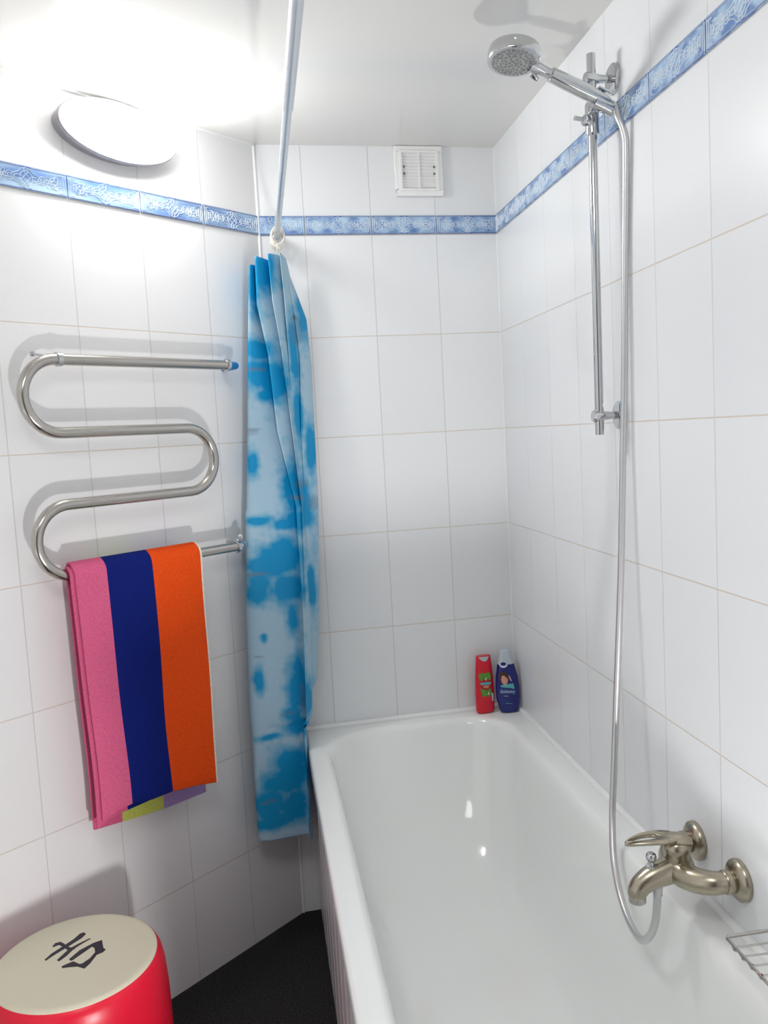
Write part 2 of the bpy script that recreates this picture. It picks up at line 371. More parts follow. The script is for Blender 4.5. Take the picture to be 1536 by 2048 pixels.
# ================================================================== LAMP on the left wall
LT, LZ, LAX, LBZ = .470, 2.262, .165, .072
lamp = thing('wall_lamp', LP(LT, 0, LZ), 'lit oval bulkhead lamp with grey rim on the left wall', 'lamp')
def oval(off, sx, sz, n=48, dt=0): return [LP(LT+sx*math.cos(a), off, LZ+sz*math.sin(a)) for a in [2*math.pi*i/n for i in range(n)]]
mb = MB(); mb.grid([oval(.0005, LAX-.006, LBZ-.006), oval(.020, LAX-.004, LBZ-.004), oval(.026, LAX, LBZ), oval(.036, LAX+.001, LBZ+.001), oval(.041, LAX-.002, LBZ-.002), oval(.041, LAX-.008, LBZ-.008)], True, 0, True, False)
mb.build('rim', M['lamp_rim'], lamp, angle=50)
mb = MB(); mb.grid([oval(.038, LAX-.007, LBZ-.007)]+[oval(.040+.052*math.sin(a), (LAX-.008)*math.cos(a), (LBZ-.007)*math.cos(a)) for a in [math.radians(d) for d in (0, 12, 25, 38, 50, 62, 73, 82, 87)]], True, 0, False, True)
mb.build('glass_shade', M['glow'], lamp)
# ================================================================== VENT
VX0, VX1, VZ0, VZ1 = -.3152, -.1672, 2.199, 2.345
vent = thing('air_vent', ((VX0+VX1)/2, 0, VZ0), 'square white plastic air vent grille under the ceiling', 'vent')
def frame(mb, x0, x1, z0, z1, wd, y0, y1):
    for a, b_, c, d in ((x0, x1, z1-wd, z1), (x0, x1, z0, z0+wd), (x0, x0+wd, z0+wd, z1-wd), (x1-wd, x1, z0+wd, z1-wd)):
        mb.box((a, -y1, c), (b_-a, 0, 0), (0, y1-y0, 0), (0, 0, d-c))
mb = MB(); frame(mb, VX0, VX1, VZ0, VZ1, .017, .0005, .012); bevel(mb.build('frame', M['white_plastic'], vent, smooth=False), .002)
mb = MB(); frame(mb, VX0+.015, VX1-.015, VZ0+.015, VZ1-.015, .006, .0005, .016)
mb.box(((VX0+VX1)/2-.0025, -.0135, VZ0+.02), (.005, 0, 0), (0, .010, 0), (0, 0, VZ1-VZ0-.04))
bevel(mb.build('inner_frame', M['white_plastic'], vent, smooth=False), .001)
mb = MB(); mb.box((VX0+.018, -.0095, VZ0+.018), (VX1-VX0-.036, 0, 0), (0, .009, 0), (0, 0, VZ1-VZ0-.036)); mb.build('backing', M['white_plastic'], vent, smooth=False)
for i in range(11):
    z = VZ0+.024+i*.0095; mb = MB()
    for xa, xb in ((VX0+.020, (VX0+VX1)/2-.002), ((VX0+VX1)/2+.002, VX1-.020)):
        mb.box((xa, -.0125, z), (xb-xa, 0, 0), (0, .0035, .0050), (0, 0, .0022))
    mb.build('slat', M['white_plastic'], vent, smooth=False)
for i, (x_, z) in enumerate(((VX0+.0275, 2.2835), (VX0+.0275, 2.264), (VX1-.0275, 2.2835), (VX1-.0275, 2.264))):
    mb = MB(); mb.v = [Vector((x_-.0022, -.0150, z-.003)), Vector((x_+.0022, -.0150, z-.003)), Vector((x_, -.0150, z+.0035)), Vector((x_-.0022, -.010, z-.003)), Vector((x_+.0022, -.010, z-.003)), Vector((x_, -.010, z+.0035))]
    for f in ((0, 1, 2), (5, 4, 3), (0, 3, 4, 1), (1, 4, 5, 2), (2, 5, 3, 0)): mb.face(f)
    mb.build('notch', M['dark'], vent, smooth=False)
# ================================================================== TOWEL RAIL
RT0 = .07; RR = .0132
rail = thing('towel_rail', LP(.5, 0, 1.2), 'heated chrome towel rail bent in an S on the left wall', 'towel rail')
Z1, Z2, Z3, Z4 = 1.7000, 1.5330, 1.3680, 1.2030
def arcp(tc, zc, rad, a0, a1, n=18): return [LP(tc+rad*math.cos(math.radians(lerp(a0, a1, i/n))), RT0, zc+rad*math.sin(math.radians(lerp(a0, a1, i/n)))) for i in range(n+1)]
pts = [LP(.70, RT0, Z1)] + arcp(.712, (Z1+Z2)/2, (Z1-Z2)/2, 90, -90) + [LP(.6, RT0, Z2), LP(.45, RT0, Z2)] + arcp(.363, (Z2+Z3)/2, (Z2-Z3)/2, 90, 270) + [LP(.5, RT0, Z3), LP(.62, RT0, Z3)] + arcp(.712, (Z3+Z4)/2, (Z3-Z4)/2, 90, -90) + [LP(.6, RT0, Z4), LP(.4, RT0, Z4), LP(.215, RT0, Z4)]
mb = MB(); mb.tube(pts, RR, 24); mb.build('bent_pipe', M['chrome_dark'], rail)
mb = MB(); mb.tube([LP(.708, RT0, Z1), LP(.45, RT0, Z1), LP(.218, RT0, Z1)], RR, 24); mb.build('upper_pipe', M['chrome_dark'], rail)
mb = MB(); mb.lathe([(.0132, -.007), (.0165, -.006), (.0168, .0), (.0165, .006), (.0132, .007)], LP(.704, RT0, Z1), -LD, 24); mb.build('coupling', M['chrome'], rail)
mb = MB(); mb.tube([LP(.722, RT0-.002, Z1+.004), LP(.726, .035, Z1+.012), LP(.728, .001, Z1+.018)], .003, 10); mb.lathe([(0.006, 0.001), (.006, .003), (.003, .004), (0, .004)], LP(.728, 0, Z1+.018), LN, 18); mb.build('wall_bracket', M['chrome'], rail)
mb = MB(); mb.lathe([(.0132, -.004), (.017, -.003), (.0172, .004), (.0145, .005), (.0, .005)], LP(.214, RT0, Z1), -LD, 24); mb.build('end_nut', M['chrome'], rail)
mb = MB(); mb.tube(cat_rom([LP(.212, RT0, Z1), LP(.190, RT0, Z1), LP(.175, RT0-.012, Z1), LP(.170, .03, Z1), LP(.170, .001, Z1)], 5), .0098, 18); mb.build('inlet_stub', M['blue_tape'], rail)
mb = MB(); mb.tube(cat_rom([LP(.224, RT0, Z4), LP(.210, RT0, Z4), LP(.200, RT0-.008, Z4), LP(.197, .035, Z4), LP(.197, .001, Z4)], 6), [.0135]*14+[.0125, .0115, .0105]+[.0095]*8, 20)
mb.lathe([(.0165, -.006), (.018, -.005), (.018, .005), (.0165, .006)], LP(.222, RT0, Z4), LD, 6); mb.build('elbow', M['chrome'], rail)
mb = MB(); mb.lathe([(.004, 0), (.004, .008), (.0085, .010), (.009, .020), (.006, .024), (0, .024)], LP(.204, RT0-.006, Z4+.008), (0, 0, 1), 18); mb.build('bleed_valve', M['chrome'], rail)
# ================================================================== TOWEL
towel = thing('striped_towel', LP(.53, RT0, 1.2), 'folded pink, navy and orange striped towel hanging on the towel rail', 'towel')
def sheet(rad, offf, zf, zb, tl, tr, thick, name, dtl=0, zbot=None):
    """a draped sheet: front hem height from table, over the pipe, back hem at zb"""
    cols = [0, .012, .06, .12, .18, .2255, .2265, .27, .33, .40, .48, .5795, .5805, .65, .72, .80, .88, .94, .985, 1.0]
    zc, oc = 1.2030, RT0
    def section(c):
        zfront = table(c, zf) if not isinstance(zf, float) else zf
        P = []; n1 = 26
        for i in range(n1):
            s_ = i/n1; z = lerp(zfront, zc, s_)
            wv = .0035*math.sin(c*7+z*9)*(1-s_)**.5
            P.append((offf*(1-s_)**.8 + oc + rad + wv, z))
        for i in range(13):
            a = math.pi*i/12; P.append((oc+rad*math.cos(a), zc+rad*math.sin(a)))
        for i in range(1, n1+1):
            s_ = i/n1; z = lerp(zc, table(c, zb) if not isinstance(zb, float) else zb, s_); P.append((oc-rad+.004*s_+.002*math.sin(c*6+z*8)*s_, z))
        return P
    rows = []
    for c in cols:
        sec = section(c); r0 = []
        for k_, (o_, z) in enumerate(sec):
            dz = max(0, 1.2-z)/.6
            tt = lerp(tl-.010*dz, tr+.012*dz, c) - .012*min(1, max(0, (k_-30)/8)) + .0022*math.sin(z*15+c*3)*dz
            r0.append((tt, o_, z))
        rows.append(r0)
    mb = MB(); F = 26+6
    nseg = len(rows[0])-1
    def mi(i, j):
        c = (cols[i]+cols[i+1])/2
        if j < F: return 0 if c < .226 else (1 if c < .58 else 2)
        return 0 if c < .226 else (3 if c < .58 else 4)
    mb.grid([[LP(*p) for p in r0] for r0 in rows], False, mi)
    o = mb.build(name, [M['pink'], M['navy'], M['orange'], M['lime'], M['lilac']], towel, angle=80)
    md = o.modifiers.new('thickness', 'SOLIDIFY'); md.thickness = thick; md.offset = 0
    md2 = o.modifiers.new('soft', 'BEVEL'); md2.width = thick*.3; md2.segments = 2; md2.limit_method = 'ANGLE'; md2.angle_limit = math.radians(60)
    return rows
FZ = [(0, .6175), (.10, .628), (.22, .6335), (.24, .632), (.40, .622), (.58, .619), (.60, .616), (.8, .606), (1, .592)]
rows = sheet(.0285, .012, FZ, [(0, .574), (.3, .562), (.6, .552), (1, .545)], .727, .372, .0075, 'outer_layer')
sheet(.0195, .009, [(0, .60), (.15, .616), (1, .62)], [(0, .60), (1, .585)], .734, .376, .007, 'inner_layer')
mb = MB(); mb.tube([LP(p[0]-.001, p[1]+.001, p[2]) for p in rows[-1][::1]], .0040, 10); mb.build('hem', M['hem'], towel)
# ================================================================== CURTAIN ROD
XR = -.6800
def rodp(v, z=2.080): return Vector((XR-.0517*v, -v, z))
rod = thing('curtain_rod', rodp(0), 'long white metal shower curtain rod running from the back wall under the ceiling', 'curtain rod')
mb = MB(); mb.tube([rodp(.001), rodp(.5), rodp(1.02)], .0085, 20); mb.build('inner_tube', M['rod'], rod)
mb = MB(); mb.tube([rodp(.98), rodp(1.8), rodp(3.02)], .0105, 20); mb.build('outer_tube', M['rod'], rod)
mb = MB(); mb.lathe([(.02, .0005), (.02, .004), (.0125, .012), (.0090, .014)], rodp(0), (0, -1, 0), 24); mb.build('wall_cup', M['white_plastic'], rod)
# ================================================================== CURTAIN
TAB = [(2.0, [(-0.7712, 0.13), (-0.747, 0.085), (-0.7531, 0.125), (-0.7086, 0.08), (-0.7164, 0.115), (-0.6762, 0.065), (-0.6826, 0.095), (-0.6619, 0.05), (-0.6693, 0.07), (-0.6515, 0.03)]), (1.87, [(-0.7817, 0.1354), (-0.7448, 0.0904), (-0.7566, 0.1304), (-0.699, 0.0854), (-0.7128, 0.1204), (-0.6662, 0.0704), (-0.6775, 0.1004), (-0.6403, 0.0554), (-0.6494, 0.0754), (-0.6118, 0.0354)]), (1.73, [(-0.7902, 0.1413), (-0.7218, 0.0963), (-0.7358, 0.1363), (-0.6829, 0.0913), (-0.6971, 0.1263), (-0.6614, 0.0763), (-0.6756, 0.1063), (-0.6308, 0.0613), (-0.6415, 0.0813), (-0.6065, 0.0413)]), (1.51, [(-0.8043, 0.1505), (-0.7069, 0.1055), (-0.7243, 0.1455), (-0.669, 0.1005), (-0.6838, 0.1355), (-0.6647, 0.0855), (-0.6776, 0.1155), (-0.6413, 0.0705), (-0.652, 0.0905), (-0.6094, 0.0505)]), (1.3, [(-0.8176, 0.1593), (-0.6693, 0.1143), (-0.6875, 0.1543), (-0.6615, 0.1093), (-0.6708, 0.1443), (-0.6585, 0.0943), (-0.6703, 0.1243), (-0.6436, 0.0793), (-0.6546, 0.0993), (-0.613, 0.0593)]), (1.0, [(-0.8344, 0.1719), (-0.672, 0.1269), (-0.6878, 0.1669), (-0.6685, 0.1219), (-0.6796, 0.1569), (-0.667, 0.1069), (-0.6775, 0.1369), (-0.6579, 0.0919), (-0.6704, 0.1119), (-0.6301, 0.0719)]), (0.72, [(-0.8441, 0.1837), (-0.6836, 0.1387), (-0.6981, 0.1787), (-0.6815, 0.1337), (-0.6927, 0.1687), (-0.6783, 0.1187), (-0.6891, 0.1487), (-0.6707, 0.1037), (-0.6833, 0.1237), (-0.6549, 0.0837)]), (0.42, [(-0.8481, 0.1962), (-0.6964, 0.1512), (-0.7111, 0.1912), (-0.6943, 0.1462), (-0.707, 0.1812), (-0.6925, 0.1312), (-0.7049, 0.1612), (-0.6878, 0.1162), (-0.6991, 0.1362), (-0.681, 0.0962)]), (0.33, [(-0.8472, 0.2), (-0.7009, 0.155), (-0.7157, 0.195), (-0.6989, 0.15), (-0.7116, 0.185), (-0.6971, 0.135), (-0.7095, 0.165), (-0.694, 0.12), (-0.7037, 0.14), (-0.6885, 0.1)])]
BL = [(-0.765, 1.93, 0.014, 0.063), (-0.732, 1.964, 0.024, 0.05), (-0.622, 1.864, 0.017, 0.056), (-0.759, 1.743, 0.034, 0.025), (-0.763, 1.68, 0.042, 0.034), (-0.721, 1.651, 0.034, 0.045), (-0.661, 1.74, 0.011, 0.071), (-0.626, 1.456, 0.014, 0.057), (-0.659, 1.557, 0.011, 0.071), (-0.801, 1.431, 0.014, 0.028), (-0.691, 1.339, 0.023, 0.064), (-0.659, 1.315, 0.017, 0.057), (-0.679, 1.26, 0.036, 0.028), (-0.792, 1.265, 0.028, 0.01), (-0.716, 1.248, 0.035, 0.013), (-0.734, 1.186, 0.031, 0.026), (-0.744, 1.151, 0.06, 0.037), (-0.803, 1.142, 0.031, 0.02), (-0.812, 1.074, 0.031, 0.037), (-0.721, 1.063, 0.043, 0.031), (-0.716, 0.976, 0.013, 0.034), (-0.653, 1.057, 0.011, 0.057), (-0.805, 0.932, 0.006, 0.009), (-0.826, 0.815, 0.011, 0.028), (-0.708, 0.802, 0.014, 0.072), (-0.729, 0.746, 0.014, 0.057), (-0.739, 0.696, 0.023, 0.02), (-0.692, 0.742, 0.013, 0.043), (-0.72, 0.658, 0.04, 0.02), (-0.807, 0.645, 0.026, 0.007), (-0.753, 0.559, 0.043, 0.029), (-0.766, 0.51, 0.066, 0.034), (-0.82, 0.452, 0.04, 0.032), (-0.748, 0.427, 0.04, 0.037), (-0.796, 0.397, 0.057, 0.017), (-0.751, 1.617, 0.02, 0.014)]
MARKS = [(-.651, 1.839, .006, .007, 1.0), (-.650, 1.800, .020, .040, .30), (-.6795, 1.322, .020, .006, .6), (-.795, 1.522, .020, .004, .55), (-.801, 1.512, .018, .005, .3), (-.8185, .8817, .014, .003, .6), (-.822, .459, .022, .005, .45), (-.664, 1.36, .02, .010, .4), (-.70, .73, .006, .045, .45), (-.75, .70, .02, .006, .4), (-.776, 1.69, .03, .006, .5), (-.628, 1.30, .02, .02, .35), (-.812, 1.115, .03, .005, .55)]
curtain = thing('shower_curtain', (-.72, -.12, 2.0), 'gathered sky blue shower curtain with white cloud print beside the bathtub', 'shower curtain')
def cps(z):
    z = max(min(z, 2.0), .33)
    T2 = TAB[::-1]
    for (za, A), (zb_, B_) in zip(T2, T2[1:]):
        if z <= zb_+1e-9:
            f = (z-za)/(zb_-za); return [(lerp(a[0], c[0], f), lerp(a[1], c[1], f)) for a, c in zip(A, B_)]
TOPZ = [1.978, 1.985, 2.003, 2.000, 2.012, 2.018, 2.020, 2.010, 1.985, 1.965]
BOTZ = [.350, .326, .322, .310, .325, .330, .335, .33, .34, .35]
def section(s_, z):
    C_ = cps(z)
    C_ = [(min(x_, -.704 - .006*(9-i)/9) if z < .66 else (min(x_, lerp(-.704, -.60, (z-.66)/.2)) if z < .86 else x_), o_) for i, (x_, o_) in enumerate(C_)]
    C_ = [(C_[0][0]-(.0035 if z < 1.3 else -.006), C_[0][1]-.070)] + C_
    return C_
NS = 12; NZ = 330
mb = MB(); rows = []; dye = []; mark = []
K = 11
for iz in range(NZ+1):
    f = iz/NZ; row = []
    zc = lerp(2.0, .325, f)
    P3 = [Vector((x_, -o_, 0)) for x_, o_ in section(0, zc)]
    S = cat_rom(P3, NS)
    for j, p in enumerate(S):
        q = j/NS; i0 = min(int(q), K-2); fr = q-i0
        tz = lerp(([1.97]+TOPZ)[i0], ([1.97]+TOPZ)[i0+1], fr); bz = lerp(([.33]+BOTZ)[i0], ([.33]+BOTZ)[i0+1], fr)
        z = lerp(tz, bz, f)
        wob = noise.noise(Vector((q*1.7, z*3.1, 3)))*.0035 + noise.noise(Vector((q*.9, z*9, 7)))*.0015
        row.append(Vector((p.x, p.y+wob, z)))
    rows.append(row)
for row in rows:
    for p in row:
        nx = noise.noise(Vector((p.x*22, p.z*22, 1.7+p.y*6))); n2 = noise.noise(Vector((p.x*60, p.z*60, 5.1+p.y*9)))
        v = 0
        for bx, bz, ra, rb in BL:
            d = ((p.x-bx)/ra)**2+((p.z-bz)/rb)**2
            if d < 7: v = max(v, math.exp(-.55*d)*1.25+.30*nx+.16*n2)
        dye.append(max(0, min(1, v)))
        g = 0
        for bx, bz, ra, rb, st in MARKS:
            d = ((p.x-bx)/ra)**2+((p.z-bz)/rb)**2
            if d < 1.6: g = max(g, st*min(1, (1.6-d)*1.5))
        mark.append(g)
mb.grid(rows, False)
o = mb.build('cloth', M['curtain'], curtain, angle=180, recalc=False)
if len(o.data.vertices) == len(dye):
    for nm, arr in (('dye', dye), ('mark', mark)):
        at = o.data.attributes.new(nm, 'FLOAT', 'POINT'); at.data.foreach_set('value', arr)
o.modifiers.new('thickness', 'SOLIDIFY').thickness = .0008
# rings
proto = None
for i, (v, tilt) in enumerate(((.022, -.15), (.034, .12), (.046, -.05), (.058, .2), (.072, -.22), (.088, .08), (.103, .25))):
    if proto is None:
        mb = MB(); R_ = .0195
        mb.tube([Vector((R_*math.cos(a), 0, R_*1.25*math.sin(a))) for a in [2*math.pi*k/28 for k in range(29)]], .0022, 8, caps=False)
        mb.tube([Vector((0, 0, -R_*1.25)), Vector((.001, 0, -R_*1.25-.010))], .0026, 8)
        proto = mb.build('curtain_ring', M['ring']); ro = proto
    else:
        ro = proto.copy(); COL.objects.link(ro)
    ro.location = rodp(v, 2.080-.0150); ro.rotation_euler = (0, tilt*.6, tilt*1.4)
    tag(ro, 'small ivory ring bunched on the rod above the gathered curtain', 'curtain ring', 'curtain rings on the rod')
# ================================================================== SHOWER RAIL
ST, SO = .862, .050
sr = thing('shower_rail', RP(ST, 0, 1.47), 'vertical chrome shower rail on two round brackets, right wall', 'shower rail')
mb = MB(); mb.tube([RP(ST-.006, SO, 1.4640), RP(ST, SO, 1.85), RP(ST+.006, SO, 2.242)], .0093, 20); mb.build('pole', M['chrome'], sr)
for z, t_ in ((1.504, ST-.006), (2.194, ST+.004)):
    mb = MB(); mb.lathe([(.0305, .0005), (.0305, .006), (.027, .0085), (.0, .0085)], RP(t_, 0, z), RN, 36)
    b0 = mb.build('wall_rosette', M['chrome'], sr)
    mb = MB(); mb.tube([RP(t_, .007, z), RP(t_, .020, z), RP(t_, .034, z), RP(t_, .046, z), RP(t_, SO+.012, z), RP(t_, SO+.0145, z)], [.0085, .0080, .0095, .0125, .0130, .0110], 20); mb.build('bracket_arm', M['chrome'], sr)
# slider with holder
HZ = 2.118
sl = thing('handset_holder', RP(ST, SO, HZ), 'chrome sliding holder with small knob gripping the shower rail', 'shower holder')
mb = MB(); mb.lathe([(.0097, -.030), (.0135, -.030), (.0142, -.027), (.0142, .030), (.0130, .034), (.0097, .034)], RP(ST+.003, SO, HZ-.006), (0, 0, 1), 28); mb.build('collar', M['chrome'], sl)
k0 = RP(ST+.003, SO, HZ-.008)
mb = MB(); mb.lathe([(.010, .006), (.012, .018), (.010, .021), (.0045, .023), (.0045, .040), (.0050, .042), (.0, .042)], k0, (-.93, -.15, .08), 20); mb.build('knob', M['chrome'], sl)
# handset
GE = RP(.908, .0350, 2.1315); HC = Vector((-.277, -.920, 2.208)); gd = (HC-GE).normalized()
hs = thing('hand_shower', GE, 'round chrome hand shower head pointing left, held at the top of the rail', 'shower head')
def along(s_): return GE+gd*s_
mb = MB(); mb.tube([along(s_) for s_ in (-.004, .0, .012, .03, .06, .10, .132, .134)], [.0085, .0105, .0122, .0145, .0152, .0148, .0140, .0105], 28); mb.build('handle', M['chrome'], hs)
mb = MB(); mb.tube([along(s_) for s_ in (.130, .140, .152, .165, .178)], [.0105, .0098, .0100, .0115, .0140], 24); mb.build('neck', M['chrome'], hs)
fn = (Vector((0, 0, -1))*.95 + (CAM-HC).normalized()*.13 + Vector((-.10, 0, 0))).normalized()
mb = MB(); mb.lathe([(0, -.020), (.020, -.0198), (.036, -.0190), (.044, -.0175), (.0490, -.0140), (.0510, -.008), (.0518, .003), (.0515, .010), (.0500, .0125), (.046, .0128)], HC, fn, 56)
mb.build('head_shell', M['chrome'], hs)
M['spray'] = mat('grey_spray_plate', (.36, .37, .36), .35, .4, bump=(500, .4, .001), var=(240, .45))
mb = MB(); mb.lathe([(.0475, .0118), (.040, .0140), (.020, .0150), (0, .0152)], HC, fn, 48); mb.build('spray_plate', M['spray'], hs)
fa = (gd-fn*gd.dot(fn)).normalized(); fb = fn.cross(fa)
mb = MB()
for rr, cnt in ((.040, 30), (.032, 22), (.024, 14), (.015, 9), (.007, 5)):
    for k in range(cnt):
        a = 2*math.pi*k/cnt+rr*40; c0 = HC+fn*(.0140+(.04-rr)*.03)+fa*math.cos(a)*rr+fb*math.sin(a)*rr
        mb.lathe([(.0018, 0), (.0015, .0016), (0, .0018)], c0, fn, 8)
mb.build('nozzles', M['lamp_rim'], hs)
tg = HC+fn*.010-gd*.050+fb*.010
mb = MB(); mb.tube([tg-gd*-.004, tg-gd*.004+fn*.004, tg-gd*.010+fn*.006], [.006, .0055, .004], 12); mb.build('spray_lever', M['chrome'], hs)
# holder arm reaching from the rail to the handle, and clip
mb = MB(); ha = RP(ST+.006, SO, HZ+.010); hb = along(.018)-Vector((0, 0, .010))
mb.tube(cat_rom([ha, lerp(ha, hb, .5)+Vector((-.004, 0, -.002)), hb], 6), [.0095]*13, 18)
mb.tube([along(-.012)-Vector((0, 0, .0115)), along(.032)-Vector((0, 0, .0115))], .0125, 20)
mb.build('cradle_arm', M['chrome'], sl)
mb = MB(); c1 = along(.006)+Vector((.002, 0, .0175)); mb.box(c1-gd*.018-Vector((0, .005, 0)), gd*.036, Vector((0, .010, 0)), Vector((.002, 0, .0045)))
bevel(mb.build('clip', M['chrome'], sl, smooth=False), .0015)
# ================================================================== HOSE
HP = [along(-.002), along(-.016), RP(.9285, .0225, 2.096), RP(.9345, .0130, 2.062), RP(.9325, .0100, 2.02), RP(.9168, .0095, 1.838), RP(.9071, .014, 1.586), RP(.9012, .019, 1.430), RP(.9014, .031, 1.175), RP(.9091, .053, .8945), 
      RP(0.9176, 0.067, 0.7435), RP(0.9289, 0.078, 0.6602), RP(0.9672, 0.096, 0.5920), RP(1.0041, 0.106, 0.5524), RP(1.0483, 0.114, 0.5245), RP(1.1010, 0.121, 0.5093), RP(1.1566, 0.126, 0.5136), RP(1.1948, 0.126, 0.5471), RP(1.2124, 0.123, 0.5911),
      RP(1.213, .119, .645)]
mb = MB(); mb.tube(cat_rom(HP, 14), .0071, 16); hose = mb.build('shower_hose', M['hose']); tag(hose, 'long silver flexible shower hose looping down in front of the right wall', 'shower hose')
# ================================================================== FAUCET
fc = thing('bath_mixer_tap', RP(1.213, 0, .686), 'satin nickel bath mixer tap with loop lever on the right wall', 'faucet')
for t_ in (1.140, 1.287):
    mb = MB(); mb.lathe([(.0355, .0005), (.0365, .004), (.0355, .009), (.030, .014), (.022, .0175), (.018, .018)], RP(t_, 0, .686), RN, 40); mb.build('wall_flange', M['nickel'], fc)
    s_ = 1 if t_ > 1.2 else -1
    mb = MB(); mb.tube(cat_rom([RP(t_, .010, .686), RP(t_, .030, .686), RP(t_-s_*.006, .050, .684), RP(t_-s_*.026, .068, .680), RP(t_-s_*.050, .078, .678), RP(1.213, .084, .678)], 6),
            [lerp(.0165, .0235, min(1, i/24)) for i in range(31)], 28); mb.build('inlet_arm', M['nickel'], fc)
    mb = MB(); mb.lathe([(.0190, -.008), (.0205, -.006), (.0205, .006), (.0190, .008)], RP(t_, .026, .686), RN, 28); mb.build('union_nut', M['nickel'], fc)
mb = MB(); sp = cat_rom([RP(1.213, .056, .682), RP(1.213, .080, .682), RP(1.213, .105, .676), RP(1.213, .130, .669), RP(1.213, .150, .657), RP(1.213, .158, .644), RP(1.213, .158, .637)], 8)
mb.tube(sp, [table(i/(len(sp)-1), [(0, .020), (.12, .0255), (.35, .0235), (.6, .0195), (.8, .0175), (1, .0140)]) for i in range(len(sp))], 32); mb.build('spout', M['nickel'], fc)
mb = MB(); mb.lathe([(.0140, .006), (.0155, 0), (.0155, -.010), (.0135, -.012), (.0105, -.0105), (0, -.009)], RP(1.213, .158, .638), (0, 0, 1), 28); mb.build('aerator', M['chrome_dark'], fc)
mb = MB(); mb.lathe([(.0235, -.010), (.0240, .010), (.0225, .022), (.0235, .024), (.0245, .034), (.022, .044), (.014, .050), (0, .052)], RP(1.213, .080, .686), (0, 0, 1), 36); mb.build('cartridge_dome', M['nickel'], fc)
mb = MB(); mb.lathe([(.0095, 0), (.0095, .008), (.006, .010), (.0055, .016)], RP(1.213, .130, .684), (0, 0, 1), 20); mb.lathe([(.0055, -.0085), (.0085, -.0055), (.0098, 0), (.0085, .0055), (.005, .0085), (0, .0096)], RP(1.213, .130, .7075), (0, 0, 1), 24)
mb.build('diverter_knob', M['chrome'], fc)
mb = MB(); mb.lathe([(.0110, .016), (.0110, .003), (.0095, .0), (.0095, -.006), (.0085, -.008)], RP(1.213, .119, .645), (0, 0, 1), 6); mb.lathe([(.0095, .018), (.0085, -.014)], RP(1.213, .119, .648), (0, 0, 1), 24); mb.build('hose_nut', M['hose'], fc)
# loop lever: solid base plate near the cartridge and an elongated ring pointing outwards
def lev(o_, dt, dz=0):
    s_ = (o_-.06)/.12; return RP(1.213+dt, o_, .7335+.010*math.sin(min(1, max(0, s_))*math.pi*.7)-.004*s_*s_+dz)
mb = MB(); n = 44; outer = []; inner = []
for i in range(n):
    a = 2*math.pi*i/n; c, s_ = math.cos(a), math.sin(a)
    oo = .1210+.0580*c; wd = table(oo, [(.063, .0215), (.10, .0220), (.14, .0175), (.179, .0125)])
    outer.append((oo, wd*s_)); oi = .1420+.0300*c; inner.append((oi, .0108*s_*table(oi, [(.112, 1.15), (.172, .72)])))
rw = []
for (dz, k1) in ((-.0045, .93), (-.0025, 1.0), (.0030, 1.0), (.0055, .93)):
    rw.append([lev(.121+(o_-.121)*k1, d_*k1, dz) for o_, d_ in outer])
rw.append([lev(.142+(o_-.142)*1.06, d_*1.10, .0050) for o_, d_ in inner]); rw.append([lev(o_, d_, .0030) for o_, d_ in inner]); rw.append([lev(o_, d_, -.0025) for o_, d_ in inner]); rw.append([lev(.142+(o_-.142)*1.06, d_*1.10, -.0040) for o_, d_ in inner]); rw.append(rw[0])
mb.grid(rw, True)
mb.tube([lev(.058, 0, -.006), lev(.070, 0, -.004), lev(.088, 0, -.001), lev(.110, 0, .0)], [.017, .0205, .0190, .010], 24, squash=[.55, .62, .5, .4], ref=(0, 0, 1))
mb.build('loop_lever', M['nickel'], fc, angle=60)
# ================================================================== WIRE BASKET
bk = thing('wire_soap_basket', RP(1.5, 0, .62), 'chrome wire soap basket on the right wall below the tap', 'wire basket')
B0, B1, BZ, BO = 1.405, 1.62, .669, .100
mb = MB(); mb.tube([RP(B0, .003, BZ), RP(B0, BO-.004, BZ), RP(B0+.004, BO, BZ), RP((B0+B1)/2, BO, BZ-.004), RP(B1-.004, BO, BZ), RP(B1, BO-.004, BZ), RP(B1, .003, BZ)], .0028, 10)
mb.tube([RP(B0, .004, BZ), RP(B1, .004, BZ)], .0028, 10); mb.build('rim_wire', M['chrome_dark'], bk)
wave = [RP(lerp(B0+.02, B1-.02, i/60), BO+.001, BZ-.0035-.0022*math.sin(i*.80)) for i in range(61)]
mb = MB(); mb.tube(wave, .0019, 8); mb.build('wavy_wire', M['chrome_dark'], bk)
for i in range(8):
    t_ = B0+.024+i*.0235
    mb = MB(); mb.tube(cat_rom([RP(t_, BO, BZ), RP(t_, BO-.006, BZ-.002), RP(t_, BO-.03, BZ-.003), RP(t_, .03, BZ-.003), RP(t_, .006, BZ)], 4), .0016, 8); mb.build('cross_wire', M['chrome_dark'], bk)
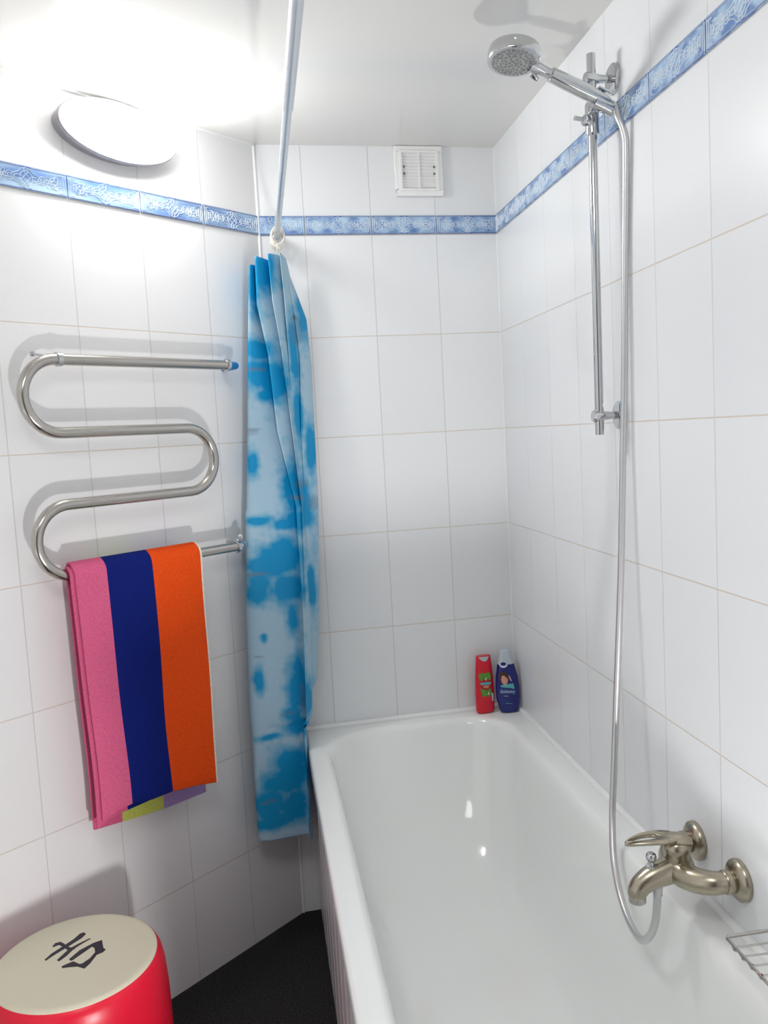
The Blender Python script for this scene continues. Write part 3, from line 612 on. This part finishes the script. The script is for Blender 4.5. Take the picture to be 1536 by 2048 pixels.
# ================================================================== STOOL
SX, SY, SH = -1.268, -.745, .420
st = thing('drum_stool', (SX, SY, 0), 'round red drum stool with cream top and black emblem by the left wall', 'stool')
mb = MB(); mb.lathe([(.160, .002), (.176, .002), (.180, .012), (.184, .06), (.1865, .15), (.1875, .24), (.186, .32), (.182, .375), (.177, .400), (.1705, .4125), (.165, .416), (.160, .415)], (SX, SY, 0), (0, 0, 1), 96)
mb.build('body', M['red_vinyl'], st)
mb = MB(); mb.lathe([(.1675, .4125), (.1672, .4165), (.164, .4190), (.155, .4202), (.10, .4208), (0, .4210)], (SX, SY, 0), (0, 0, 1), 96); cush = mb.build('cushion', M['cream'], st)
GL = [[(0.0029, 0.0923), (0.0088, 0.0848), (0.0023, 0.0714), (-0.0202, 0.048), (-0.0303, 0.0384), (-0.0482, 0.021), (-0.0615, 0.0059), (-0.0642, 0.0107), (-0.0543, 0.0288), (-0.0326, 0.0516), (-0.0145, 0.072), (-0.0051, 0.0889)], [(-0.057, 0.0566), (-0.0529, 0.0669), (-0.0427, 0.0694), (-0.0341, 0.0605), (-0.0219, 0.0443), (-0.0114, 0.0371), (-0.0069, 0.0308), (-0.0196, 0.0303), (-0.0314, 0.045), (-0.0431, 0.0581), (-0.0497, 0.0558), (-0.0539, 0.0528)], [(0.0216, 0.0623), (-0.0004, 0.0423), (-0.0103, 0.0305), (-0.0191, 0.0126), (-0.0285, 0.0004), (-0.0335, -0.0041), (-0.0379, 0.0015), (-0.0274, 0.0211), (-0.0184, 0.037), (-0.0016, 0.0502), (0.0201, 0.0645)], [(-0.0127, -0.0026), (0.0047, 0.0241), (0.0302, 0.0435), (0.0473, 0.0497), (0.0529, 0.0239), (0.0445, 0.025), (0.0366, 0.0223), (0.0291, 0.0308), (0.0154, 0.0148), (-0.0043, -0.0078), (-0.0086, -0.0093)], [(0.0342, 0.028), (0.0526, 0.026), (0.0545, 0.0171), (0.0599, 0.0114), (0.0555, 0.0032), (0.0434, -0.0027), (0.0334, -0.0305), (0.0242, -0.0453), (0.0089, -0.034), (-0.0096, -0.031), (-0.0214, -0.0307), (-0.0243, -0.0245), (-0.0118, -0.0175), (-0.0022, -0.0135), (0.0124, -0.0272), (0.018, -0.026), (0.0308, -0.0119), (0.0387, 0.0069)]]
mb = MB()
for i, pl in enumerate(GL):
    b_ = len(mb.v); n = len(pl); zt = .4214+.00005*i
    for x_, y_ in pl: mb.v.append(Vector((SX+x_, SY+y_, zt)))
    for x_, y_ in pl: mb.v.append(Vector((SX+x_, SY+y_, .4203)))
    mb.face(range(b_, b_+n)); mb.face(reversed(range(b_+n, b_+2*n)))
    for k in range(n): mb.face((b_+k, b_+n+k, b_+n+(k+1) % n, b_+(k+1) % n))
em = mb.build('emblem', M['ink'], cush, smooth=False)
# ================================================================== BOTTLES
def bottle(name, c, rot, prof, label, bodym, capm, capfrom, n=48, ex=2.6):
    """prof = [(z, half width, half depth, sideways shift)]"""
    root = thing(name, c, label, 'bottle')
    ca, sa = math.cos(rot), math.sin(rot)
    def pt(z, a, k=1.0, add=0.0):
        hw = table(z, [(p[0], p[1]) for p in prof]); hd = table(z, [(p[0], p[2]) for p in prof]); sh = table(z, [(p[0], p[3]) for p in prof])
        co, si = math.cos(a), math.sin(a); x_ = math.copysign(abs(co)**(2/ex), co)*(hw*k+add)+sh; y_ = math.copysign(abs(si)**(2/ex), si)*(hd*k+add)
        return Vector((c[0]+x_*ca-y_*sa, c[1]+x_*sa+y_*ca, c[2]+z))
    def ring_(z, k=1.0): return [pt(z, 2*math.pi*j/n, k) for j in range(n)]
    zs = [prof[0][0]+(capfrom-prof[0][0])*i/30 for i in range(31)]
    mb = MB(); mb.grid([ring_(zs[0], .90), ring_(zs[0], .97)]+[ring_(z+.0015 if i == 0 else z) for i, z in enumerate(zs)], True, 0, True, True); mb.build('body', bodym, root, angle=60)
    if prof[-1][0]-capfrom > .004:
        zs = [capfrom+(prof[-1][0]-capfrom)*i/12 for i in range(13)]
        mb = MB(); mb.grid([ring_(z, .985) for z in zs]+[ring_(zs[-1]+.0008, .9)], True, 0, True, True); mb.build('cap', capm, root, angle=60)
    def surf(x_, z, add=.0007):                                   # x across the front face
        hw = table(z, [(p[0], p[1]) for p in prof]); q = max(-.98, min(.98, x_/hw)); co = math.copysign(abs(q)**(ex/2), q)
        a = -math.acos(max(-1, min(1, co))); return pt(z, a, 1.0, add)
    def patch(nm, poly, m_, add=.0007, step=.0008):
        xs = [p[0] for p in poly]; zs_ = [p[1] for p in poly]; mb = MB()
        def inside(x_, z):
            r0 = False; k = len(poly)
            for i in range(k):
                (x1, z1), (x2, z2) = poly[i], poly[(i+1) % k]
                if (z1 > z) != (z2 > z) and x_ < (x2-x1)*(z-z1)/(z2-z1)+x1: r0 = not r0
            return r0
        z = min(zs_)
        while z < max(zs_):
            x_ = min(xs)
            while x_ < max(xs):
                if inside(x_+step/2, z+step/2):
                    b_ = len(mb.v); mb.v += [surf(x_, z, add), surf(x_+step, z, add), surf(x_+step, z+step, add), surf(x_, z+step, add)]; mb.face((b_, b_+1, b_+2, b_+3))
                x_ += step
            z += step
        return mb.build(nm, m_, root, recalc=False) if mb.f else None
    return root, patch, surf
def text_on(surf, body, size, x0, z0, m_, parent, add=.0014, nm='lettering'):
    cu = bpy.data.curves.new('tmp', 'FONT'); cu.body = body; cu.size = size; cu.align_x = 'CENTER'; cu.resolution_u = 2
    to = bpy.data.objects.new('tmp', cu); COL.objects.link(to); bpy.context.view_layer.update()
    me = bpy.data.meshes.new_from_object(to.evaluated_get(bpy.context.evaluated_depsgraph_get())); bpy.data.objects.remove(to)
    org = ORG[parent]
    for v in me.vertices: v.co = surf(x0+v.co.x, z0+v.co.y, add)-org
    me.materials.clear(); me.materials.append(m_); o = bpy.data.objects.new(nm, me); COL.objects.link(o); o.parent = parent; ORG[o] = org; return o
M['red_pl'] = mat('red_plastic', (.62, .003, .022), .3); M['navy_pl'] = mat('navy_plastic', (.006, .012, .16), .25)
M['grey_cap'] = mat('grey_plastic', (.42, .48, .50), .35); M['silver_cap'] = mat('pale_silver_plastic', (.50, .56, .62), .3)
M['green'] = mat('green_label', (.10, .28, .03), .5, var=(380, .6)); M['teal'] = mat('teal_label', (.10, .42, .44), .5); M['white_l'] = mat('white_label', (.62, .66, .72), .5)
M['crimson'] = mat('crimson_label', (.38, .01, .02), .5); M['skin_l'] = mat('printed_skin', (.62, .30, .20), .5); M['hair_l'] = mat('printed_hair', (.05, .015, .012), .5)
def circ(cx, cz, rx, rz, n=22): return [(cx+rx*math.cos(2*math.pi*i/n), cz+rz*math.sin(2*math.pi*i/n)) for i in range(n)]
ZT = .592
red, patch, surf = bottle('shampoo_bottle', (-.1175, -.043, ZT), .05, [(0, .0270, .013, 0), (.006, .0298, .0155, 0), (.06, .0305, .0165, 0), (.11, .0290, .016, 0), (.150, .0262, .0145, 0), (.178, .0240, .012, 0), (.184, .0232, .010, 0)],
    'red shampoo bottle with green label in the bathtub corner', M['red_pl'], M['grey_cap'], .184)
lab = patch('label', [(-.0215, .131), (-.016, .129), (-.010, .133), (-.004, .130), (.004, .130), (.010, .133), (.0165, .129), (.017, .113), (.015, .100), (-.012, .104), (-.021, .112)], M['green'])
patch('lower_label', [(-.019, .083), (-.008, .078), (.004, .076), (.0165, .080), (.0185, .064), (.010, .055), (-.013, .056), (-.0165, .068)], M['green'])
patch('emblem', circ(0, .094, .0185, .018), M['crimson'], .0010); patch('banner', [(-.018, .101), (-.016, .0935), (.015, .0925), (.018, .100), (.0, .1015)], M['teal'], .0014)
patch('side_sticker', [(.0165, .064), (.0235, .062), (.0240, .036), (.0185, .038)], M['white_l'])
patch('cap_front', [(-.0185, .182), (-.0150, .176), (-.0085, .170), (.0, .1668), (.0075, .170), (.0125, .178), (.016, .182)], M['grey_cap'], .0006)
patch('crest', [(-.002, .115), (.002, .115), (.0015, .107), (-.0015, .107)], M['white_l'], .0014)
patch('small_print', [(-.010, .0905), (.009, .090), (.007, .083), (-.007, .084)], M['skin_l'], .0014)
patch('drop_mark', circ(.007, .064, .0022, .005), M['white_l'], .0012)
blue, patch, surf = bottle('shampoo_bottle', (-.0475, -.062, ZT), -.10, [(0, .0265, .014, .003), (.006, .0300, .017, .003), (.045, .0375, .0195, .001), (.08, .0378, .0200, 0), (.115, .0345, .0185, -.001), (.150, .0275, .0165, -.003), (.166, .0235, .015, -.0035), (.185, .0185, .0130, -.004), (.200, .0155, .0115, -.004)],
    'navy blue shampoo bottle with silver cap in the bathtub corner', M['navy_pl'], M['silver_cap'], .156)
patch('cap_badge', circ(-.010, .157, .0125, .0105), M['white_l'], .0010); patch('badge_mark', circ(-.010, .159, .0085, .0055), M['navy_pl'], .0015)
patch('hair_print', [(-.026, .130), (-.018, .135), (-.006, .1335), (.0, .125), (.0005, .112), (-.006, .115), (-.010, .121), (-.018, .124), (-.0225, .115), (-.024, .100), (-.0285, .112)], M['hair_l'], .0012)
patch('face_print', circ(-.0115, .1085, .0100, .0160), M['skin_l'], .0009); patch('hand_print', [(.0020, .124), (.0050, .121), (.0115, .104), (.0105, .1025), (.0065, .1045), (.0025, .114)], M['skin_l'], .0010)
patch('swoosh_print', [(-.025, .0905), (-.012, .094), (.004, .0945), (.015, .0955), (.0175, .083), (.0175, .0765), (.006, .081), (-.010, .0835), (-.024, .086)], M['teal'], .0009)
patch('name_band', [(-.027, .079), (-.010, .0775), (.008, .0735), (.0185, .0695), (.0185, .058), (.006, .0625), (-.010, .0665), (-.026, .068)], mat('blue_band', (.04, .12, .32), .4), .0009)
text_on(surf, 'SCHAUMA', .0098, -.004, .0660, M['white_l'], blue)
text_on(surf, '7 KR.', .0060, -.010, .0540, M['white_l'], blue, nm='small_lettering'); patch('caption_line', [(-.014, .0335), (.008, .0300), (.008, .0285), (-.014, .0315)], M['teal'], .0010)
